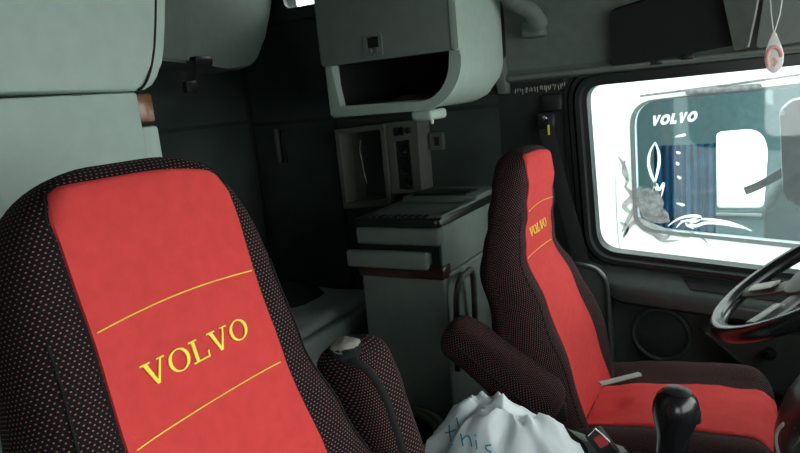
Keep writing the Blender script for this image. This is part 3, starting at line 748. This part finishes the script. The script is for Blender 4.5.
# passenger armrest tip details
tip = B2
fm = [];
foam = None
def blob(name, c, r, m, parent, seed, n=12):
    V = []; F = []
    for i in range(n + 1):
        for k in range(2 * n):
            ph = math.pi * i / n; a = math.pi * k / n
            d = Vector((math.sin(ph) * math.cos(a), math.sin(ph) * math.sin(a), math.cos(ph)))
            f = 1 + .22 * noise.noise(d * 2.2 + Vector((seed, 0, 0)))
            V.append(Vector(c) + Vector((d.x * r[0], d.y * r[1], d.z * r[2])) * f)
    for i in range(n):
        for k in range(2 * n): F.append((i * 2 * n + k, i * 2 * n + (k + 1) % (2 * n), (i + 1) * 2 * n + (k + 1) % (2 * n), (i + 1) * 2 * n + k))
    return obj(name, V, F, m, parent, auto=70)
bv = BVHTree.FromPolygons([v.co for v in parm.data.vertices], [tuple(p.vertices) for p in parm.data.polygons])
def onto(tree, x, y, off=.001):
    h = tree.ray_cast(EYE, ray(x, y).normalized())
    if h[0] is None: return None
    return h[0] - ray(x, y).normalized() * off
f0 = onto(bv, 346, 350, -.006) or tip
blob('cover_opening', f0, (.026, .024, .012), CLOTH, parm, 5.0)
ft = onto(bv, 346, 348, -.004) or tip
blob('foam_core', ft + Vector((0, -.001, .002)), (.022, .021, .012), FOAM, parm, 2.0)
zp = [onto(bv, x, y) for x, y in ((328, 345), (332, 350), (340, 357), (352, 361), (364, 367), (374, 378), (382, 392), (388, 406), (393, 422), (399, 440), (405, 460))]
zp = [p for p in zp if p is not None]
if len(zp) > 3: tube('zip_tape', sm(zp, 4), (.003, .006), MATTE, parm, 8, flat=-LOOK)

# ================================================================== SMALL THINGS
# white plastic bag on the floor between the seats
def bag():
    V = []; F = []; nz_, na = 46, 96; c = Vector((-.472, .130, 0))
    for i in range(nz_ + 1):
        t = .55 * i / 20 if i <= 20 else .55 + .45 * math.sin(math.pi / 2 * (i - 20) / (nz_ - 20)); z = .755 * t
        for k in range(na):
            a = 2 * math.pi * k / na
            base = 1.0 if t < .55 else max(0, 1 - ((t - .55) / .45) ** 3.4) ** .5
            base *= .80 + .20 * min(1, t * 4)
            fold = .10 * (1 - abs(noise.noise(Vector((math.cos(a) * 2.6, math.sin(a) * 2.6, t * 2.2)))) * 3.2) * (.35 + t) * max(0, min(1, (1 - t) / .2))
            cr = .06 * (1 - 4 * abs(noise.noise(Vector((math.cos(a) * 3.3, math.sin(a) * 3.3, t * 6 + 9))))) * .6 + .06 * noise.noise(Vector((math.cos(a) * 5, math.sin(a) * 5, t * 9)))
            r = max(.004, base * (1 + fold * .6 + cr))
            px_, py_ = .205 * r * math.cos(a), .100 * r * math.sin(a)
            nn = noise.noise(Vector((px_ * 9, py_ * 9, 8))); rg = 1 - 3 * abs(noise.noise(Vector((px_ * 11 + 3, py_ * 11, t * 2))))
            zz = z + (.04 * nn + .024 * rg + .012 * (1 - 4 * abs(noise.noise(Vector((px_ * 24, py_ * 24 + 7, t)))))) * t ** 4
            V.append(c + Vector((px_, py_ + .03 * max(0, t - .55), zz)))
    for i in range(nz_):
        for k in range(na): F.append((i * na + k, i * na + (k + 1) % na, (i + 1) * na + (k + 1) % na, (i + 1) * na + k))
    F.append(tuple(range(na))); F.append(tuple(nz_ * na + k for k in range(na)))
    r = thing('plastic_bag', 'white crumpled plastic bag with blue handwriting between the seats', 'bag', (c.x, c.y, 0))
    return r, obj('bag_film', V, F, BAGM, r, auto=50)
bagr, bago = bag()
bvb = BVHTree.FromPolygons([v.co for v in bago.data.vertices], [tuple(p.vertices) for p in bago.data.polygons])
for st in ([(449, 425), (449.5, 433), (451, 441), (453, 445)], [(445, 433), (450, 432), (455, 430)],
           [(456.5, 418), (459, 427), (461, 436), (463, 446)], [(462, 440), (466, 436), (470, 438), (472, 447)],
           [(476, 440), (477, 449)], [(475, 434.5), (476, 435.5)], [(491, 445), (486, 446), (487, 450), (491, 452), (488, 456)]):
    p = [onto(bvb, x, y, .0015) for x, y in st]; p = [q for q in p if q is not None]
    if len(p) > 1: tube('handwriting', sm(p, 4), .0014, INK, bago, 5)

# round tub behind the seats
tb = thing('round_tub', 'round tub with olive-beige rim beside the drawer unit and bag', 'tub', (-.90, .37, 0))
tc_ = (-.905, .368, 0)
lathe('wall', [(.11, .0), (.115, .01), (.146, .49), (.138, .49), (.11, .02), (.002, .015)], tc_, MATTE, tb, 40)
lathe('rim', [(.118, .49), (.120, .499), (.128, .504), (.134, .494), (.140, .504), (.154, .502), (.160, .486), (.142, .478)], tc_, OLIVE, tb, 48, closed=True)

# gear lever
gl = thing('gear_lever', 'black gear lever knob in front of the driver seat cushion', 'gear lever', (-.115, 0, 0))
k0 = atY(678, 389, 0.0); kx, kz = k0.x, k0.z
ex = Vector((.10, 0, 1)).normalized()
lathe('knob', [(1.15 * a, 1.15 * b) for a, b in [(.001, .0), (.010, -.001), (.020, -.005), (.027, -.013), (.031, -.026), (.031, -.038), (.027, -.055), (.0225, -.07), (.021, -.085), (.0205, -.10)]], (kx, 0, kz), GLOSSY, gl, 28, ex)
lathe('knob_cap', [(1.15 * a, 1.15 * b) for a, b in [(.001, .0018), (.012, .0008), (.019, -.003)]], (kx, 0, kz), BLACK, gl, 24, ex)
box('splitter_switch', (kx + .022, -.009, kz - .055), (kx + .034, .009, kz - .030), BLACK, gl, bev=.005)
tube('shaft', [(kx - .005, 0, kz - .09), (kx - .02, 0, kz - .30), (kx - .045, 0, .42), (kx - .05, 0, .30)], .015, MATTE, gl, 14)
lathe('gaiter', [(.10, 0), (.098, .04), (.07, .07), (.074, .11), (.05, .15), (.054, .2), (.034, .25), (.036, .29), (.018, .34)], (kx - .05, 0, 0), MATTE, gl, 28)

# steering wheel
swh = thing('steering_wheel', 'black steering wheel with silver spoke trim at the right edge', 'steering wheel', (.13, .55, .95))
TW = R(34); wc = Vector((.105, .55, .968)); RW = .232
wx = Vector((math.cos(TW), 0, math.sin(TW))); wy = Vector((0, 1, 0)); wn = wx.cross(wy)
def wp(a, r, h=0): return wc + wx * (r * math.cos(a)) + wy * (r * math.sin(a)) + wn * h
tube('rim', [wp(2 * math.pi * k / 72, RW) for k in range(72)], .019, GLOSSY, swh, 16, closed=True)
lathe('hub', [(.002, .01), (.05, .012), (.075, .0), (.08, -.03), (.06, -.06), (.002, -.06)], wc, GREY2, swh, 32, wn)
for a in (R(140), R(220), R(40), R(-40)):
    sp = tube('spoke', [wp(a, .06, -.015), wp(a, .13, -.014), wp(a, .19, -.008), wp(a, .226, 0)], (.009, .026), GREY2, swh, 10, flat=wn)
    tube('spoke_trim', [wp(a, .12, -.001), wp(a, .16, .001), wp(a, .195, .004)], (.003, .017), SILVER, sp, 8, flat=wn)
tube('column', [wc - wn * .05, wc - wn * .30, wc - wn * .5], .045, MATTE, swh, 16)

# dashboard pod at the lower right corner, with trim arc and small label
dp0 = thing('dashboard', 'charcoal dashboard running under the windscreen', 'dashboard', (.6, 0, 0))
dp_ = thing('console_pod', 'black console pod with thin trim arc, its reflection painted white, at lower right corner', 'console', (.2, .1, 0))
bx = box('dash_body', (.47, -1.03, .30), (.79, 1.03, .95), DOORP, dp0, bev=.06, seg=4)
def podmesh():
    V = []; F = []; xs = [.022, .024, .030, .042, .06, .09, .14, .22, .34, .45]; N = 24
    for i, x in enumerate(xs):
        q = min(1, (x - .022) / .07); sc = max(.12, math.sqrt(1 - (1 - q) ** 2)); zt = .80 + .10 * sc + .06 * min(1, (x - .02) / .2)
        for k in range(N):
            a = 2 * math.pi * k / N; c_, s_ = math.cos(a), math.sin(a)
            V.append((x + (.02 * max(0, -s_)), .11 + .125 * sc * (abs(c_) ** .6) * (1 if c_ > 0 else -1), .62 + (zt - .62) * (.5 + .5 * (abs(s_) ** .6) * (1 if s_ > 0 else -1))))
    n = len(xs)
    for i in range(n - 1):
        for k in range(N): F.append((i * N + k, i * N + (k + 1) % N, (i + 1) * N + (k + 1) % N, (i + 1) * N + k))
    F.append(tuple(range(N))); F.append(tuple((n - 1) * N + k for k in range(N)))
    return obj('pod', V, F, BLACK, dp_, auto=70)
pod = podmesh()
box('pod_stand', (.14, .03, 0), (.40, .19, .70), MATTE, dp_, bev=.02)
bvp = BVHTree.FromPolygons([v.co for v in pod.data.vertices], [tuple(p.vertices) for p in pod.data.polygons])
arcp = [onto(bvp, x, y, .002) for x, y in ((784, 424), (780, 428), (777.5, 434), (777, 441), (778, 447), (780, 455))]
arcp = [p for p in arcp if p is not None]
if len(arcp) > 2: tube('trim_arc', sm(arcp, 4), .0038, WHITE, pod, 6)  # white paints the light reflecting off the trim
lp_ = [onto(bvp, x, y, .001) for x, y in ((787, 433), (795, 427), (801, 440), (792, 449))]
if all(p is not None for p in lp_):
    obj('label_plate', lp_ + [p + ray(790, 438).normalized() * .006 for p in lp_], [(0, 1, 2, 3), (4, 7, 6, 5), (0, 4, 5, 1), (1, 5, 6, 2), (2, 6, 7, 3), (3, 7, 4, 0)], LABELM, pod, smooth=False)

# hanging air freshener
af = thing('air_freshener', 'white drop-shaped air freshener with pink print hanging on strings', 'air freshener', tuple(atY(774, 72, .62)))
Yf = .62
dro = [(774, 31), (777, 34), (778.5, 41), (782, 47), (784, 54), (783.5, 62), (781, 69), (776, 73), (771, 73), (766.5, 69), (764.5, 61), (764.5, 54), (766.5, 47), (770, 41), (771, 34)]
dq = [atY(x, y, Yf) for x, y in dro]
prism('tag', [(p.x, p.z) for p in dq], 'y', Yf, Yf + .006, WHITE, af, bev=.002)
arcq = [atY(x, y, Yf - .001) for x, y in ((768.5, 67), (767, 60), (768, 53), (771.5, 48), (776, 47.5), (780, 51), (781.5, 57))]
tube('print_arc', sm(arcq), (.0015, .004), PINK, af, 8, flat=Vector((0, -1, 0)))
sp_ = [atY(x, y, Yf) for x, y in ((773, 58), (776, 62), (773, 66))]
tube('print_spot', sm(sp_), (.0012, .004), PINK, af, 6, flat=Vector((0, -1, 0)))
hang = atY(776, -14, Yf + .02)
tube('string', [atY(773.5, 32, Yf + .003), atY(771, 12, Yf + .01), atY(770, -8, Yf + .02), atY(770.5, -30, Yf + .05)], .0012, WHITE, af, 5)
tube('string', [atY(774.5, 32, Yf + .003), atY(780, 14, Yf + .01), atY(783, -6, Yf + .02), atY(784, -30, Yf + .05)], .0012, WHITE, af, 5)

# ================================================================== OUTSIDE
gnd = tag(box('ground', (-14, -14, -1.25), (14, 14, -1.15), ASPH, bev=0), 'pale concrete yard under the trucks', 'ground'); gnd['kind'] = 'structure'
skin_o = struct(ringplate('wall_exterior', [(-.62, -.6), (.9, -.6), (.9, 2.25), (-.62, 2.25)], grow(win, .03), 'y', 1.112, 1.13, PAINT))
# own mirror
YM = 1.42
mr = thing('side_mirror', 'dark grey side mirror housing outside the door window at right edge', 'mirror', tuple(atY(800, 205, YM)))
mq = [(780, 112), (792, 101), (840, 92), (846, 196), (838, 212), (790, 204), (783, 192)]
prism('housing', roundpoly([(p.x, p.z) for p in (atY(x, y, YM) for x, y in mq)], .012, 4), 'y', YM, YM + .14, mat('mirror_grey', (.13, .145, .15), .4), mr, bev=.015, seg=3)
tube('arm', [atY(812, 200, YM + .06), atY(822, 250, YM + .0), atY(830, 290, 1.2)], .015, BLACK, mr)

# neighbouring truck, parked alongside
YT = 2.75
nt_ = thing('neighbour_truck', 'white truck cab parked alongside, seen through the door window', 'truck', (-.2, YT + 1, -1.15))
T = lambda x, y, Y=YT: atY(x, y, Y)
def t2(pts, Y=YT): return [(p.x, p.z) for p in (T(x, y, Y) for x, y in pts)]
twin = roundpoly(t2([(638, 228), (860, 250), (860, 82), (634, 102)]), [.10, .06, .06, .14], 7)
cb_ = t2([(480, 380), (480, -90), (960, -90), (960, 420)])
x0, x1 = -2.3, 1.5
ringplate('cab_side', [(x0, -.75), (x1, -.75), (x1, 2.3), (x0, 2.3)], twin, 'y', YT, YT + .06, PAINT, nt_)
ringplate('window_seal', [tuple(Vector(p) + (Vector(p) - Vector((.35, 1.1))).normalized() * .025) for p in twin], twin, 'y', YT - .012, YT + .002, mat('grey_seal', (.10, .12, .12), .5), nt_)
wg = prism('window_pane', twin, 'y', YT + .03, YT + .036, TINT, nt_)
# its far side, with the opening seen bright through the cab
YF = YT + 2.0
fwin = roundpoly(t2([(717, 208), (764, 208), (768, 150), (762, 128), (716, 132)], YF), [.03, .05, .05, .12, .05], 5)
fq = [(-3.6, -.75), (2.2, -.75), (2.2, 2.3), (-3.6, 2.3)]
INNER = mat('truck_interior', (.30, .40, .41), .8)
ringplate('far_side', fq, fwin, 'y', YF, YF + .05, INNER, nt_)
box('roof', (x0, YT, 2.3), (x1, YF + .05, 2.36), PAINT, nt_, bev=.02)
box('rear_panel', (x0 - .05, YT, -.75), (x0, YF, 2.3), PAINT, nt_, bev=.01)
box('cab_floor', (x0, YT + .06, -.75), (x1, YF, -.70), INNER, nt_, bev=0)
# blue curtain with folds just inside
cv = t2([(655, 146), (716, 144), (716, 226), (655, 226)], YT + .25)
def curtain():
    xs = [p[0] for p in cv]; a, b = min(xs), max(xs); zt, zb = cv[0][1], .45; V = []; F = []; n = 60
    for i in range(n + 1):
        x = a + (b - a) * i / n; y = YT + .25 + .018 * math.sin(i * .9) + .01 * math.sin(i * 2.3)
        V += [(x, y, zb), (x, y, zt), (x, y + .004, zb), (x, y + .004, zt)]
    for i in range(n): c = 4 * i; F += [(c, c + 4, c + 5, c + 1), (c + 2, c + 3, c + 7, c + 6), (c + 1, c + 5, c + 7, c + 3), (c, c + 2, c + 6, c + 4)]
    return obj('curtain', V, F, BLUE, nt_)
curtain()
# dash and wheel inside, seen against the far opening
prism('dash', t2([(776, 260), (764, 232), (766, 205), (782, 178), (850, 160), (850, 260)], YT + 1.0), 'y', YT + .7, YT + 1.5, mat('truck_dash', (.09, .115, .115), .6), nt_, bev=.03)
box('far_door_panel', (T(700, 215, YF - .06).x, YF - .06, .2), (T(800, 215, YF - .06).x, YF - .01, T(740, 211, YF - .06).z), mat('truck_door_panel', (.12, .15, .15), .7), nt_, bev=.02)
tube('wheel', [T(745, 191, YT + .9), T(758, 186, YT + .9), T(775, 177, YT + .9), T(790, 168, YT + .9), T(800, 166, YT + .9)], .026, MATTE, nt_, 10)
tube('wiper_rail', [T(716, 214, YF - .1), T(762, 215, YF - .1)], .012, WHITE, nt_)
# gutter above the window
tube('gutter', [T(640, 96, YT - .03), T(720, 86, YT - .03), T(860, 66, YT - .03)], .006, DECALG, nt_)
box('gutter_handle', (T(686, 92).x, YT - .05, T(686, 95).z), (T(762, 92).x, YT, T(686, 95).z + .03), DECALG, nt_, bev=.015)
# wordmark on the glass
wm = T(674, 118.5, YT + .026); wl = T(651, 121, YT + .026); wr_ = T(697, 116, YT + .026)
dirx = (wr_ - wl); wid = dirx.length; dirx.normalize()
letters('sans', wid, .055, lambda a, b, h: wm + dirx * (a + .25 * b) + Vector((0, -.006 - h, b)), DECALW, wg, .002)
def ribbon(name, px, Y, m, parent, wpx, y_off=-.004):
    """flat swash of changing width on the plane y = Y"""
    P = sm([Vector((x, y, 0)) for x, y in px], 6); n = len(P); V = []; F = []
    for i, p in enumerate(P):
        t = (P[min(n - 1, i + 1)] - P[max(0, i - 1)]).normalized(); nn = Vector((-t.y, t.x, 0)); ww = wpx * (.15 + math.sin(math.pi * i / (n - 1)) ** .7) * .5
        for s in (-1, 1):
            q = p + nn * ww * s; a = T(q.x, q.y, Y + y_off); V.append(a); V.append(a + Vector((0, .003, 0)))
    for i in range(n - 1): c = 4 * i; F += [(c, c + 2, c + 6, c + 4), (c + 1, c + 5, c + 7, c + 3), (c, c + 4, c + 5, c + 1), (c + 2, c + 3, c + 7, c + 6)]
    return obj(name, V, F, m, parent)
YG = YT + .026
for px, ww in (([(655, 142), (650, 152), (648.5, 163), (651, 174), (655, 184), (657, 196)], 2.6), ([(655, 142), (658.5, 152), (659, 163), (656.5, 176), (653, 190)], 2.6),
               ([(652, 192), (656, 184), (659, 190), (664, 183), (661, 198)], 2.4),
               ([(668, 226), (678, 219), (690, 216), (700, 217), (696, 221), (686, 224), (694, 229)], 2.6), ([(676, 228), (684, 221), (694, 226), (706, 223), (722, 224), (748, 229)], 2.6),
               ([(680, 221), (700, 219), (722, 221), (740, 226), (752, 231)], 2.2)):
    ribbon('decal_swash', px, YG, DECALW, wg, ww, -.003)
for px in ([(676, 152), (679, 153)], [(676, 162), (678, 164)], [(677, 176), (680, 178)], [(676, 203), (683, 205)], [(675, 137), (684, 135)]):
    ribbon('decal_fleck', px + [(px[1][0] + 1, px[1][1] + 1)], YG, DECALW, wg, 2.4, -.003)
GB = bpy.data.materials.get('grey_decal')
pq = [T(x, y, YT - .016) for x, y in ((636, 189), (640, 186), (644, 189), (649, 187), (653, 192), (657, 190), (661, 196), (664, 203), (663, 208), (668, 213), (670, 222), (660, 223.5), (650, 222), (643, 217), (640, 210), (636, 203))]
n_ = len(pq)
obj('decal_patch', pq + [p + Vector((0, .002, 0)) for p in pq], [tuple(range(n_)), tuple(range(2 * n_ - 1, n_ - 1, -1))] + [(i, (i + 1) % n_, n_ + (i + 1) % n_, n_ + i) for i in range(n_)], DECALG, nt_, smooth=False)
for px, ww in (([(618, 156), (624, 166), (627, 178), (625, 188)], 3), ([(625, 160), (623, 172), (629, 182)], 2.2), ([(624, 186), (632, 196), (624, 206), (632, 214)], 4.5),
               ([(632, 190), (636, 204), (630, 216), (622, 232)], 4), ([(624, 236), (634, 222), (646, 230), (664, 238), (670, 234)], 4), ([(634, 216), (648, 224), (668, 232), (690, 237)], 5),
               ([(620, 222), (627, 228), (623, 238)], 3.5), ([(616, 160), (616, 200), (618, 236), (620, 250)], .7), ([(650, 232), (662, 241), (680, 240)], 2), ([(690, 232), (702, 238), (708, 244)], 1.5)):
    ribbon('decal_swash', px, YT, DECALB, nt_, ww, -.006)
for k in range(2):
    lathe('tyre', [(.26, -.14), (.46, -.14), (.5, -.10), (.5, .10), (.46, .14), (.26, .14)], (-1.7 + 2.9 * k, YT + .2, -.65), RUBBER, nt_, 32, Vector((0, 1, 0)))
